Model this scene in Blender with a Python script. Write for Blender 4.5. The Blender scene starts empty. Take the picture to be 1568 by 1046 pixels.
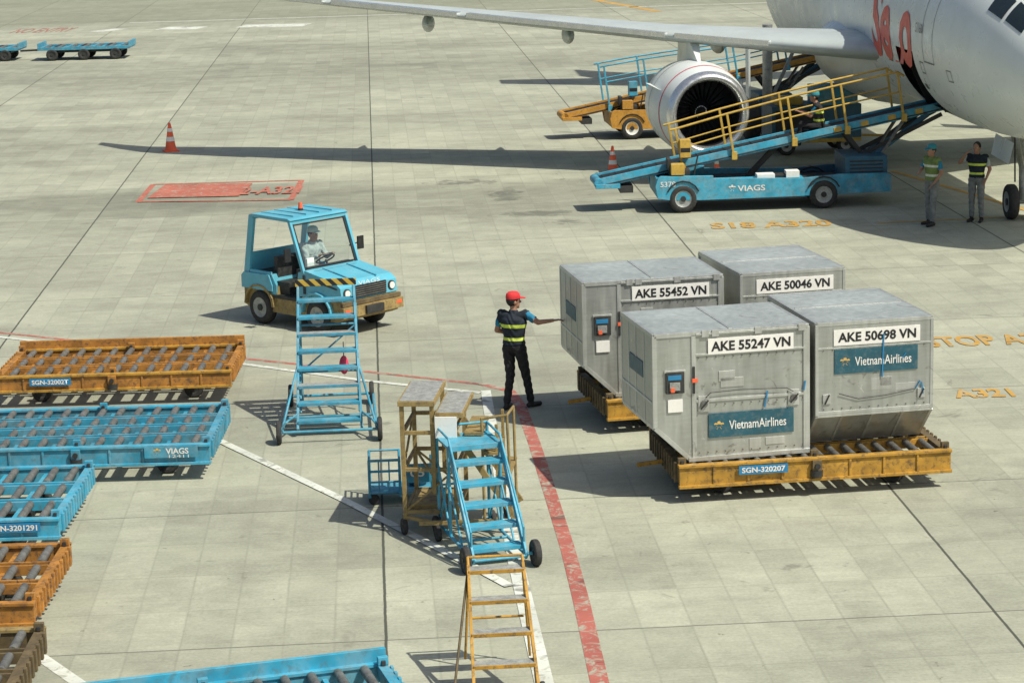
import bpy, math, random
from mathutils import Vector, Matrix
random.seed(7)
R=math.radians
scene=bpy.context.scene
# ---------------------------------------------------------------- world / light / camera
w=bpy.data.worlds.new("World"); scene.world=w; w.use_nodes=True
nt=w.node_tree; nt.nodes.clear()
sky=nt.nodes.new('ShaderNodeTexSky'); sky.sky_type='NISHITA'; sky.sun_disc=False
sky.sun_elevation=R(55); sky.sun_rotation=R(125); sky.dust_density=3.0; sky.air_density=1.0
bg=nt.nodes.new('ShaderNodeBackground'); bg.inputs[1].default_value=0.095
wo=nt.nodes.new('ShaderNodeOutputWorld')
nt.links.new(sky.outputs[0],bg.inputs[0]); nt.links.new(bg.outputs[0],wo.inputs[0])
sl=bpy.data.lights.new('sun','SUN'); sl.energy=4.7; sl.angle=R(0.53); sl.color=(1.0,0.96,0.84)
so=bpy.data.objects.new('sun',sl); scene.collection.objects.link(so)
so.rotation_euler=Vector((-.575,.42,-1)).to_track_quat('-Z','Y').to_euler()
so.location=(30,-20,60)
cd=bpy.data.cameras.new('camera'); cam=bpy.data.objects.new('camera',cd); scene.collection.objects.link(cam)
cd.sensor_width=36; cd.lens=3530.8/1568*36; cd.clip_end=5000; cd.clip_start=.5
p,r=.2061,.0283
Mrot=Matrix.Rotation(math.pi/2-p,4,'X')@Matrix.Rotation(-r,4,'Z')
cam.matrix_world=Matrix.Translation((0,0,7.8685))@Mrot
scene.camera=cam
scene.view_settings.view_transform='Standard'; scene.view_settings.look='None'; scene.view_settings.exposure=0

# ---------------------------------------------------------------- materials
def N(t,typ,**k):
    n=t.nodes.new(typ)
    for a,b in k.items(): setattr(n,a,b)
    return n
def mth(t,op,a,b=None,c=None):
    n=t.nodes.new('ShaderNodeMath'); n.operation=op
    for i,x in enumerate((a,b,c)):
        if x is None: continue
        if isinstance(x,(int,float)): n.inputs[i].default_value=x
        else: t.links.new(x,n.inputs[i])
    return n.outputs[0]
def mixc(t,f,a,b,mode='MIX'):
    n=t.nodes.new('ShaderNodeMix'); n.data_type='RGBA'; n.blend_type=mode
    for i,x in ((0,f),(6,a),(7,b)):
        if isinstance(x,(int,float)): n.inputs[i].default_value=x
        elif isinstance(x,tuple): n.inputs[i].default_value=(x[0],x[1],x[2],1)
        else: t.links.new(x,n.inputs[i])
    return n.outputs[2]
def noise(t,vec,scale,detail=3,rough=.6,dist=0):
    n=t.nodes.new('ShaderNodeTexNoise'); n.inputs['Scale'].default_value=scale
    n.inputs['Detail'].default_value=min(detail,3); n.inputs['Roughness'].default_value=rough; n.inputs['Distortion'].default_value=dist
    if vec is not None: t.links.new(vec,n.inputs['Vector'])
    return n.outputs['Fac']
def ramp(t,fac,a,b,ca=0.,cb=1.):
    n=t.nodes.new('ShaderNodeMapRange'); n.inputs[1].default_value=a; n.inputs[2].default_value=b
    n.inputs[3].default_value=ca; n.inputs[4].default_value=cb; t.links.new(fac,n.inputs[0]); return n.outputs[0]
def mapping(t,vec,sc):
    n=t.nodes.new('ShaderNodeMapping'); n.inputs['Scale'].default_value=sc; t.links.new(vec,n.inputs[0]); return n.outputs[0]
MC={}
def pm(name,col,rough=.5,metal=0.,var=.18,scale=5,dirt=.35,dcol=(.13,.12,.10),bump=0.,fade=0.):
    if name in MC: return MC[name]
    m=bpy.data.materials.new(name); m.use_nodes=True; t=m.node_tree
    b=t.nodes['Principled BSDF']
    tc=N(t,'ShaderNodeTexCoord').outputs['Object']
    n1=noise(t,tc,scale,2,.6); n2=noise(t,tc,scale*3.3,3,.7,.4)
    k=ramp(t,n1,.3,.7,1-var,1+var)
    c=mixc(t,1.0,(col[0],col[1],col[2]),k,'MULTIPLY')
    if fade: c=mixc(t,mth(t,'MULTIPLY',ramp(t,noise(t,tc,scale*.8+1.3,3,.7),.42,.62),fade),c,(.34,.40,.38))
    dm=mth(t,'MULTIPLY',ramp(t,n2,.50,.68),dirt)
    c=mixc(t,dm,c,dcol)
    t.links.new(c,b.inputs['Base Color'])
    b.inputs['Metallic'].default_value=metal
    t.links.new(ramp(t,n2,.3,.7,max(.05,rough-.1),min(1,rough+.15)),b.inputs['Roughness'])
    if bump:
        bp=N(t,'ShaderNodeBump'); bp.inputs['Strength'].default_value=bump; bp.inputs['Distance'].default_value=.02
        t.links.new(n1,bp.inputs['Height']); t.links.new(bp.outputs[0],b.inputs['Normal'])
    MC[name]=m; return m
M_blue=pm('paint_blue',(.035,.27,.40),.5,0,.25,3,.55,(.09,.13,.13),0,.28)
M_lblue=pm('paint_light_blue',(.04,.34,.50),.5,0,.2,3,.5,(.10,.15,.15),0,.28)
M_tug=pm('paint_tug_blue',(.10,.42,.55),.35,0,.10,2,.2,(.15,.2,.2),0,.15)
M_dblue=pm('paint_dark_blue',(.02,.11,.18),.5,0,.2,3,.4)
M_yel=pm('paint_yellow_ochre',(.43,.235,.03),.6,0,.3,4,.8,(.10,.065,.035))
M_ora=pm('paint_orange_rust',(.38,.17,.03),.65,0,.35,4,.85,(.085,.055,.035))
M_ora2=pm('paint_orange',(.52,.26,.04),.55,0,.2,4,.45,(.12,.08,.04))
M_tan=pm('paint_tan_yellow',(.30,.215,.08),.6,0,.25,5,.65,(.09,.07,.045))
M_brn=pm('paint_dull_brown',(.13,.095,.045),.7,0,.3,5,.6,(.05,.04,.03))
M_byel=pm('paint_bright_yellow',(.54,.35,.06),.5,0,.15,5,.3)
M_steel=pm('steel_roller',(.17,.17,.155),.5,.3,.3,6,.6,(.06,.05,.04))
M_dark=pm('dark_metal',(.035,.036,.036),.6,.2,.3,6,.4,(.09,.08,.06))
M_rub=pm('rubber',(.028,.028,.028),.8,0,.3,9,.5,(.09,.085,.07))
M_hub=pm('wheel_hub_grey',(.35,.36,.34),.5,.3,.2,8,.5)
M_white=pm('paint_white',(.74,.74,.70),.45,0,.05,3,.15,(.4,.38,.33))
M_paper=pm('paper',(.78,.77,.72),.8,0,.05,5,.08)
M_tread=pm('tread_grating',(.36,.37,.34),.6,.3,.25,12,.5)
M_black=pm('black',(.012,.012,.013),.6,0,.1,5,.1)
M_redc=pm('cone_orange',(.80,.13,.05),.55,0,.1,5,.15)
M_pink=pm('pink_bag',(.65,.06,.13),.6)
M_teal=pm('sign_teal',(.02,.095,.13),.45,0,.15,4,.3,(.2,.22,.2))
M_gold=pm('sign_gold',(.6,.40,.12),.5)
M_signblue=pm('sign_blue',(.02,.20,.40),.45,0,.1,4,.15)
M_glass=pm('window_dark_glass',(.02,.03,.035),.12,0,.1,2,0)
M_seat=pm('seat_vinyl',(.03,.03,.03),.6)
M_inner=pm('engine_inner',(.03,.032,.034),.5,.5,.2,5,.1)
M_fan=pm('fan_blade',(.07,.075,.08),.4,.6,.2,5,.1)
M_lip=pm('engine_lip_metal',(.74,.75,.74),.28,.85,.05,3,.05)
M_fus=pm('fuselage_white',(.70,.74,.72),.32,0,.04,.7,.14,(.50,.53,.50))
M_wing=pm('wing_grey',(.46,.51,.50),.4,.1,.08,.8,.2,(.3,.32,.31))
M_redp=pm('fuselage_red_paint',(.66,.10,.07),.45,0,.08,2,.05)
M_skin=pm('skin',(.36,.19,.12),.55,0,.06,10,0)
M_hair=pm('hair',(.012,.01,.009),.6)
M_trou=pm('trousers_black',(.014,.014,.016),.85,0,.25,9,.1,bump=.3)
M_gtrou=pm('trousers_grey',(.20,.21,.20),.85,0,.2,9,.1,bump=.3)
M_tshirt=pm('shirt_blue',(.02,.20,.34),.85,0,.15,9,0,bump=.3)
M_lshirt=pm('shirt_light',(.42,.47,.45),.85,0,.15,9,0,bump=.3)
M_shoe=pm('shoe',(.015,.014,.013),.6)
M_redcap=pm('cap_red',(.62,.03,.035),.75,0,.1,9,0)
M_tealcap=pm('cap_teal',(.03,.24,.28),.75,0,.1,9,0)
M_whcap=pm('cap_pale',(.45,.52,.47),.75,0,.1,9,0)

def alum(name,base,stain=.5,metal=.6):
    m=bpy.data.materials.new(name); m.use_nodes=True; t=m.node_tree; b=t.nodes['Principled BSDF']
    tc=N(t,'ShaderNodeTexCoord').outputs['Object']
    vs=mapping(t,tc,(1,1,.12)); hs=mapping(t,tc,(.25,.25,1.6))
    big=noise(t,tc,.9,2,.5,.3); st=noise(t,vs,11,2,.65,.2); sc=noise(t,hs,16,2,.7,.2); spot=noise(t,tc,3.1,3,.8,1.0)
    k=mth(t,'MULTIPLY',ramp(t,big,.3,.7,.86,1.10),ramp(t,st,.3,.7,.88,1.08))
    k=mth(t,'MULTIPLY',k,ramp(t,sc,.3,.7,.94,1.05))
    c=mixc(t,1.0,base,k,'MULTIPLY')
    c=mixc(t,mth(t,'MULTIPLY',ramp(t,spot,.63,.70),stain),c,(.11,.10,.08))
    c=mixc(t,mth(t,'MULTIPLY',ramp(t,noise(t,tc,7.5,3,.75,1.4),.66,.70),.6),c,(.68,.69,.66))
    t.links.new(c,b.inputs['Base Color']); b.inputs['Metallic'].default_value=metal
    t.links.new(ramp(t,st,.3,.7,.34,.50),b.inputs['Roughness'])
    bp=N(t,'ShaderNodeBump'); bp.inputs['Strength'].default_value=.30; bp.inputs['Distance'].default_value=.05
    t.links.new(noise(t,tc,2.6,1,.5,.4),bp.inputs['Height']); t.links.new(bp.outputs[0],b.inputs['Normal'])
    return m
M_al=alum('container_aluminium',(.45,.465,.43)); M_al2=alum('container_aluminium_patch',(.54,.55,.52),.3); M_alf=alum('container_frame',(.55,.565,.53),.4); M_alt=alum('container_roof',(.46,.50,.475),.35,.35)

def stripes(name,c1,c2,per,ax=(1,0,1)):
    m=bpy.data.materials.new(name); m.use_nodes=True; t=m.node_tree; b=t.nodes['Principled BSDF']
    s=N(t,'ShaderNodeSeparateXYZ'); t.links.new(N(t,'ShaderNodeTexCoord').outputs['Object'],s.inputs[0])
    v=mth(t,'ADD',mth(t,'MULTIPLY',s.outputs[0],ax[0]),mth(t,'MULTIPLY',s.outputs[2],ax[2]))
    f=mth(t,'GREATER_THAN',mth(t,'FRACT',mth(t,'DIVIDE',v,per)),.5)
    t.links.new(mixc(t,f,c1,c2),b.inputs['Base Color']); b.inputs['Roughness'].default_value=.6
    return m
M_haz=stripes('hazard_stripes',(.50,.34,.05),(.015,.015,.015),.16)
def vest(name,base,bands,col=(.62,.75,.10)):
    m=bpy.data.materials.new(name); m.use_nodes=True; t=m.node_tree; b=t.nodes['Principled BSDF']
    tc=N(t,'ShaderNodeTexCoord').outputs['Object']
    s=N(t,'ShaderNodeSeparateXYZ'); t.links.new(tc,s.inputs[0]); z=s.outputs[2]
    f=None
    for lo,hi in bands:
        g=mth(t,'MULTIPLY',mth(t,'GREATER_THAN',z,lo),mth(t,'LESS_THAN',z,hi))
        f=g if f is None else mth(t,'ADD',f,g)
    c=mixc(t,f,base,col)
    c=mixc(t,1.,c,ramp(t,noise(t,tc,14,2),.3,.7,.8,1.2),'MULTIPLY')
    t.links.new(c,b.inputs['Base Color']); b.inputs['Roughness'].default_value=.85
    return m
M_vest=vest('vest_navy',(.012,.02,.03),[(1.03,1.075),(1.22,1.27)])
M_vest2=vest('vest_lime',(.16,.22,.06),[(1.05,1.10),(1.25,1.30)],(.65,.68,.55))
M_vest3=vest('vest_dark',(.02,.02,.022),[(.12,.17),(.30,.35)])

# ground ------------------------------------------------------------------
TH=.0574
def ground_mat():
    m=bpy.data.materials.new('concrete_apron'); m.use_nodes=True; t=m.node_tree; b=t.nodes['Principled BSDF']
    tc=N(t,'ShaderNodeTexCoord').outputs['Object']
    s=N(t,'ShaderNodeSeparateXYZ'); t.links.new(tc,s.inputs[0]); X,Y=s.outputs[0],s.outputs[1]
    Wd,Hd=6.387,5.06
    xs=mth(t,'ADD',X,.0836); ys=mth(t,'SUBTRACT',Y,22.776)
    def cell(px,py,seed):
        a=mth(t,'FLOOR',mth(t,'DIVIDE',xs,px)); c=mth(t,'FLOOR',mth(t,'DIVIDE',ys,py))
        cb=N(t,'ShaderNodeCombineXYZ'); t.links.new(a,cb.inputs[0]); t.links.new(c,cb.inputs[1]); cb.inputs[2].default_value=seed
        wn=N(t,'ShaderNodeTexWhiteNoise',noise_dimensions='3D'); t.links.new(cb.outputs[0],wn.inputs[0]); return wn.outputs[0]
    sm=noise(t,tc,2.2,3,.75,.5); fine=noise(t,tc,24,2,.75)
    wob=mth(t,'MULTIPLY',mth(t,'SUBTRACT',sm,.5),.02)
    def line(co,per,hw,soft=.006):
        d=mth(t,'PINGPONG',mth(t,'ADD',co,wob),per/2)
        return ramp(t,d,hw,hw+soft,1.,0.)
    big=noise(t,mapping(t,tc,(.05,.16,1)),1,3,.65,.4)
    med=noise(t,mapping(t,tc,(.35,.7,1)),1,3,.7,.8)
    k=ramp(t,big,.3,.7,.80,1.14)
    k=mth(t,'MULTIPLY',k,ramp(t,med,.3,.7,.84,1.10))
    k=mth(t,'MULTIPLY',k,ramp(t,sm,.3,.7,.88,1.09))
    k=mth(t,'MULTIPLY',k,ramp(t,fine,.3,.7,.88,1.10))
    k=mth(t,'MULTIPLY',k,ramp(t,cell(Wd,Hd,1.3),0,1,.91,1.06))
    k=mth(t,'MULTIPLY',k,ramp(t,cell(Wd/12,Hd/4,4.1),0,1,.90,1.06))
    br=noise(t,mapping(t,tc,(.5,26,1)),1,2,.6)
    k=mth(t,'MULTIPLY',k,ramp(t,br,.3,.7,.94,1.05))
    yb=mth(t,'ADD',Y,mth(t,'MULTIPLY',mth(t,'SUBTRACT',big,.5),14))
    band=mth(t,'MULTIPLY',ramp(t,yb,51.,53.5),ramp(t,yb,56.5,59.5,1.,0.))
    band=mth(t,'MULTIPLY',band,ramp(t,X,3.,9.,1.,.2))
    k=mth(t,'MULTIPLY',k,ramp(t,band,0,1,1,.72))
    band2=mth(t,'MULTIPLY',ramp(t,yb,82,90),ramp(t,yb,97,106,1.,0.))
    k=mth(t,'MULTIPLY',k,ramp(t,band2,0,1,1,.82))
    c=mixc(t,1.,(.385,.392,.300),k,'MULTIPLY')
    c=mixc(t,mth(t,'MULTIPLY',ramp(t,med,.5,.7),.35),c,(.32,.34,.24))
    l2=mth(t,'MAXIMUM',line(xs,Wd/12,.004,.016),line(ys,Hd/4,.004,.018))
    c=mixc(t,mth(t,'MULTIPLY',l2,ramp(t,sm,.35,.65,.10,.42)),c,(.19,.195,.15))
    oil=ramp(t,noise(t,tc,1.0,3,.8,1.5),.64,.74)
    c=mixc(t,mth(t,'MULTIPLY',oil,.5),c,(.12,.12,.09))
    spk=ramp(t,noise(t,tc,5.,3,.7,.5),.69,.74)
    c=mixc(t,mth(t,'MULTIPLY',spk,.65),c,(.09,.085,.07))
    def spot(x0,y0,rx,ry):
        dx=mth(t,'DIVIDE',mth(t,'SUBTRACT',X,x0),rx); dy=mth(t,'DIVIDE',mth(t,'SUBTRACT',Y,y0),ry)
        d=mth(t,'ADD',mth(t,'MULTIPLY',dx,dx),mth(t,'MULTIPLY',dy,dy))
        d=mth(t,'ADD',d,mth(t,'MULTIPLY',mth(t,'SUBTRACT',sm,.5),5.))
        return ramp(t,d,.0,1.0,1.,0.)
    sp=None
    for q in ((3.1,54.8,.45,1.2),(3.6,51.6,.9,.5),(2.2,57.2,.9,.5),(4.2,50.2,.5,.35),(-1.5,45.,.5,.4),(4.6,24.6,.2,.15)):
        v=spot(*q); sp=v if sp is None else mth(t,'MAXIMUM',sp,v)
    c=mixc(t,mth(t,'MULTIPLY',sp,.6),c,(.085,.085,.07))
    l1=line(xs,Wd,.012,.008); l3=line(ys,Hd,.009,.008)
    c=mixc(t,mth(t,'MULTIPLY',l1,.9),c,(.05,.052,.04))
    c=mixc(t,mth(t,'MULTIPLY',l3,.65),c,(.07,.07,.055))
    c=mixc(t,mth(t,'MULTIPLY',ramp(t,yb,119,123),.5),c,(.16,.17,.11))
    t.links.new(c,b.inputs['Base Color']); b.inputs['Roughness'].default_value=.85
    return m
def worn(name,col,wear=.45,base=(.36,.365,.285)):
    m=bpy.data.materials.new(name); m.use_nodes=True; t=m.node_tree; b=t.nodes['Principled BSDF']
    tc=N(t,'ShaderNodeTexCoord').outputs['Object']
    n=noise(t,tc,6,3,.8,.6); n2=noise(t,tc,1.1,3,.6)
    f=ramp(t,n,.62-wear*.35,.72-wear*.2)
    c=mixc(t,1.,col,ramp(t,n2,.3,.7,.8,1.12),'MULTIPLY')
    c=mixc(t,f,c,base)
    tm=ramp(t,noise(t,mapping(t,tc,(.8,1.6,1)),1,3,.75,1.),.60,.66)
    c=mixc(t,mth(t,'MULTIPLY',tm,.6),c,(.06,.05,.045))
    t.links.new(c,b.inputs['Base Color']); b.inputs['Roughness'].default_value=.8
    return m
M_lred=worn('marking_red',(.40,.12,.09),.35); M_lredw=worn('marking_red_worn',(.42,.13,.085),.22)
M_lwhite=worn('marking_white',(.62,.64,.57),.30); M_lyel=worn('marking_yellow',(.50,.29,.06),.25)

# ---------------------------------------------------------------- mesh builder
class MB:
    def __init__(s): s.v=[];s.f=[];s.m=[];s.sm=[];s.mats=[];s.M=Matrix.Identity(4)
    def mi(s,m):
        if m not in s.mats: s.mats.append(m)
        return s.mats.index(m)
    def add(s,vs,fs,m,smooth=False):
        o=len(s.v); s.v+=[s.M@Vector(q) for q in vs]; k=s.mi(m)
        for f in fs: s.f.append([o+i for i in f]); s.m.append(k); s.sm.append(smooth)
    def box(s,a,b,m):
        x0,x1=sorted((a[0],b[0]));y0,y1=sorted((a[1],b[1]));z0,z1=sorted((a[2],b[2]))
        s.add([(x0,y0,z0),(x1,y0,z0),(x1,y1,z0),(x0,y1,z0),(x0,y0,z1),(x1,y0,z1),(x1,y1,z1),(x0,y1,z1)],
              [(0,3,2,1),(4,5,6,7),(0,1,5,4),(1,2,6,5),(2,3,7,6),(3,0,4,7)],m)
    def beam(s,p,q,w,h,m,up=(0,0,1)):
        p=Vector(p);q=Vector(q);d=(q-p).normalized();u=Vector(up)
        if abs(d.dot(u))>.98: u=Vector((0,1,0))
        a=d.cross(u).normalized()*w/2; c=a.cross(d).normalized()*h/2
        vs=[p-a-c,p+a-c,p+a+c,p-a+c,q-a-c,q+a-c,q+a+c,q-a+c]
        s.add(vs,[(0,1,2,3),(4,7,6,5),(0,4,5,1),(1,5,6,2),(2,6,7,3),(3,7,4,0)],m)
    def cyl(s,p,q,r1,m,r2=None,seg=14,caps=True,smooth=True):
        if r2 is None:r2=r1
        s.lathe(p,Vector(q)-Vector(p),[(0,r1),((Vector(q)-Vector(p)).length,r2)],m,seg,caps,smooth)
    def lathe(s,p,ax,prof,m,seg=24,caps=True,smooth=True):
        p=Vector(p);d=Vector(ax).normalized();u=Vector((0,0,1)) if abs(d.z)<.9 else Vector((1,0,0))
        a=d.cross(u).normalized();b=d.cross(a)
        vs=[];fs=[]
        for t,r_ in prof:
            for i in range(seg):
                an=2*math.pi*i/seg; vs.append(p+d*t+(a*math.cos(an)+b*math.sin(an))*r_)
        for k in range(len(prof)-1):
            for i in range(seg):
                j=(i+1)%seg; fs.append((k*seg+i,k*seg+j,(k+1)*seg+j,(k+1)*seg+i))
        s.add(vs,fs,m,smooth)
        if caps:
            s.add(vs[:seg],[tuple(range(seg))[::-1]],m); s.add(vs[-seg:],[tuple(range(seg))],m)
    def tube(s,pts,r,m,seg=8):
        for a,b in zip(pts[:-1],pts[1:]): s.cyl(a,b,r,m,seg=seg)
        for a in pts[1:-1]: s.ball(a,(r,r,r),m,8,6)
    def ball(s,c,rr,m,seg=16,rings=10):
        vs=[];fs=[]
        for k in range(rings+1):
            th=math.pi*k/rings
            for i in range(seg):
                an=2*math.pi*i/seg
                vs.append((c[0]+rr[0]*math.sin(th)*math.cos(an),c[1]+rr[1]*math.sin(th)*math.sin(an),c[2]+rr[2]*math.cos(th)))
        for k in range(rings):
            for i in range(seg):
                j=(i+1)%seg; fs.append((k*seg+i,(k+1)*seg+i,(k+1)*seg+j,k*seg+j))
        s.add(vs,fs,m,True)
    def prism(s,poly,ax,a0,a1,m):
        def P(u,v,t):
            return {0:(t,u,v),1:(u,t,v),2:(u,v,t)}[ax]
        n=len(poly)
        vs=[P(u,v,a0) for u,v in poly]+[P(u,v,a1) for u,v in poly]
        fs=[tuple(range(n)),tuple(range(2*n-1,n-1,-1))]+[(i,i+n,(i+1)%n+n,(i+1)%n) for i in range(n)]
        s.add(vs,fs,m)
    def loft(s,rings,m,caps=True,smooth=True,closed=True):
        n=len(rings[0]); vs=[q for r_ in rings for q in r_]; fs=[]
        for k in range(len(rings)-1):
            for i in range(n if closed else n-1):
                j=(i+1)%n; fs.append((k*n+i,k*n+j,(k+1)*n+j,(k+1)*n+i))
        s.add(vs,fs,m,smooth)
        if caps: s.add(rings[0],[tuple(range(n))[::-1]],m); s.add(rings[-1],[tuple(range(n))],m)
    def wheel(s,c,ax,r_,w_,hub=None,tyre=None):
        hub=hub or M_hub; tyre=tyre or M_rub
        ax=Vector(ax).normalized(); c=Vector(c); p0=c-ax*w_/2
        s.lathe(p0,ax,[(w_*.06,r_*.58),(0,r_*.72),(.04*w_,r_*.9),(.18*w_,r_*.985),(.5*w_,r_),(.82*w_,r_*.985),(.96*w_,r_*.9),(w_,r_*.72),(w_*.94,r_*.58)],tyre,24,False)
        s.lathe(p0,ax,[(w_*.12,r_*.2),(w_*.16,r_*.45),(w_*.03,r_*.59)],hub,20,False)
        s.lathe(p0,ax,[(w_*.88,r_*.2),(w_*.84,r_*.45),(w_*.97,r_*.59)],hub,20,False)
        s.cyl(c-ax*w_*.48,c+ax*w_*.48,r_*.2,M_dark,seg=12)
    def build(s,name,loc=(0,0,0),yaw=0,bevel=0,parent=None):
        me=bpy.data.meshes.new(name); me.from_pydata(s.v,[],s.f)
        for m in s.mats: me.materials.append(m)
        me.polygons.foreach_set('material_index',s.m); me.polygons.foreach_set('use_smooth',s.sm); me.update()
        import bmesh
        bm=bmesh.new(); bm.from_mesh(me); bmesh.ops.recalc_face_normals(bm,faces=bm.faces); bm.to_mesh(me); bm.free()
        ob=bpy.data.objects.new(name,me); scene.collection.objects.link(ob)
        ob.location=loc; ob.rotation_euler=(0,0,yaw)
        if bevel:
            bv=ob.modifiers.new('bevel','BEVEL'); bv.width=bevel; bv.segments=2; bv.limit_method='ANGLE'; bv.angle_limit=R(40)
        if parent: ob.parent=parent
        return ob
def text(s_,width,mat,M,parent=None,name='lettering',height=None,bold=0.0,map_=None):
    cu=bpy.data.curves.new(name,'FONT'); cu.body=s_; cu.align_x='CENTER'; cu.align_y='CENTER'; cu.size=1; cu.offset=bold; cu.resolution_u=3
    ob=bpy.data.objects.new(name,cu); scene.collection.objects.link(ob)
    dg=bpy.context.evaluated_depsgraph_get(); dg.update()
    me=bpy.data.meshes.new_from_object(ob.evaluated_get(dg)); bpy.data.objects.remove(ob)
    xs=[v.co.x for v in me.vertices]; ys=[v.co.y for v in me.vertices]
    cx=(max(xs)+min(xs))/2; cy=(max(ys)+min(ys))/2; sx=width/(max(xs)-min(xs)); sy=sx if height is None else height/(max(ys)-min(ys))
    for v in me.vertices:
        q=Vector(((v.co.x-cx)*sx,(v.co.y-cy)*sy,0)); v.co=map_(q) if map_ else M@q
    me.materials.clear(); me.materials.append(mat)
    o=bpy.data.objects.new(name,me); scene.collection.objects.link(o)
    if parent: o.parent=parent
    return o
def front(x,y,z):
    return Matrix.Translation((x,y,z))@Matrix.Rotation(math.pi/2,4,'X')

# ---------------------------------------------------------------- ground + markings
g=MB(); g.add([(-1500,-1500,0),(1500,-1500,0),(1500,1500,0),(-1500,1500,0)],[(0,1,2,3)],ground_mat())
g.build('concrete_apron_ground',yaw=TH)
def strip(name,pts,wd,m,z=.004):
    b=MB(); vs=[];n=len(pts)
    ww=wd if isinstance(wd,list) else [wd]*n
    for i,q in enumerate(pts):
        a=Vector(pts[max(i-1,0)]);c=Vector(pts[min(i+1,n-1)]); d=(c-a).normalized(); nn=Vector((-d.y,d.x))*ww[i]/2
        vs+=[(q[0]+nn.x,q[1]+nn.y,z),(q[0]-nn.x,q[1]-nn.y,z)]
    b.add(vs,[(2*i,2*i+1,2*i+3,2*i+2) for i in range(n-1)],m); return b.build(name)
strip('red_line_marking',[(-14,43),(-8.93,39.6),(-4.32,36.83),(-2.32,35.62),(-.51,34.5)],.10,M_lred)
strip('red_line_marking',[(-.51,34.5),(-.05,34.0),(.1,33.0),(.27,30.72),(.42,28.36),(.58,25.78),(.67,23.83),(.76,21.3),(.86,18.5),(.95,15)],[.10,.15,.17,.17,.17,.17,.18,.185,.185,.185],M_lred)
strip('white_line_marking',[(-14,42.6),(-8.93,39.25),(-4.26,36.37),(-2.29,34.95),(-.5,33.9)],.12,M_lwhite,.008)
strip('white_line_marking',[(-.42,34.05),(-.33,31.91),(-.03,25.32),(.22,21.32),(.4,18),(.5,15)],[.15,.16,.18,.19,.19,.19],M_lwhite,.008)
strip('white_line_marking',[(-5.2,33.2),(-3.98,31.12),(-2.2,28.16),(-.70,25.51),(-.1,24.4)],.13,M_lwhite,.012)
strip('white_line_marking',[(-6.5,24.9),(-5.0,22.63),(-4.39,21.7),(-3.5,20.3)],.15,M_lwhite)
for a,b_ in ((-17.2,-15.1),(-13.2,-9.8),(-20.2,-19.4)):
    strip('white_dash_marking',[(a,117),(b_,116.5)],2.0,M_lwhite)
strip('white_dash_marking',[(-19.6,122),(20,124)],.3,M_lwhite)
text('NO ENTRY',3.0,M_lred,Matrix.Translation((-23.3,118,.01)),name='red_lettering_marking',height=3)
strip('yellow_curve_marking',[(3,136),(5,131),(6.8,124),(8,119)],.5,M_lyel)
rc=[(-8.94,55.3),(-9.03,58.4),(-5.24,58.4),(-5.21,54.9)]
for i in range(4): strip('red_box_marking',[rc[i],rc[(i+1)%4]],.15,M_lredw,.004+.004*i)
strip('red_box_marking',[(-8.75,57.0),(-6.5,56.9)],2.3,M_lredw,.022)
text('2-A321',1.5,M_lredw,Matrix.Translation((-5.85,56.6,.026)),name='red_lettering_marking',height=1.3,bold=.03)
text('S18 A320',2.6,M_lyel,Matrix.Translation((5.65,49.15,.01)),name='yellow_lettering_marking',height=.8,bold=.03)
text('STOP A320',2.3,M_lyel,Matrix.Translation((7.85,36.65,.01))@Matrix.Rotation(.03,4,'Z'),name='yellow_lettering_marking',height=.8,bold=.03)
text('A321 A320',2.0,M_lyel,Matrix.Translation((7.45,32.95,.01)),name='yellow_lettering_marking',height=.55,bold=.03)
strip('yellow_line_marking',[(7.94,48.95),(11.6,49.4),(15,49.8)],.12,M_lyel)
strip('yellow_line_marking',[(9.6,57),(11.3,50.5),(12.3,46)],.15,M_lyel,.008)

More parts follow.
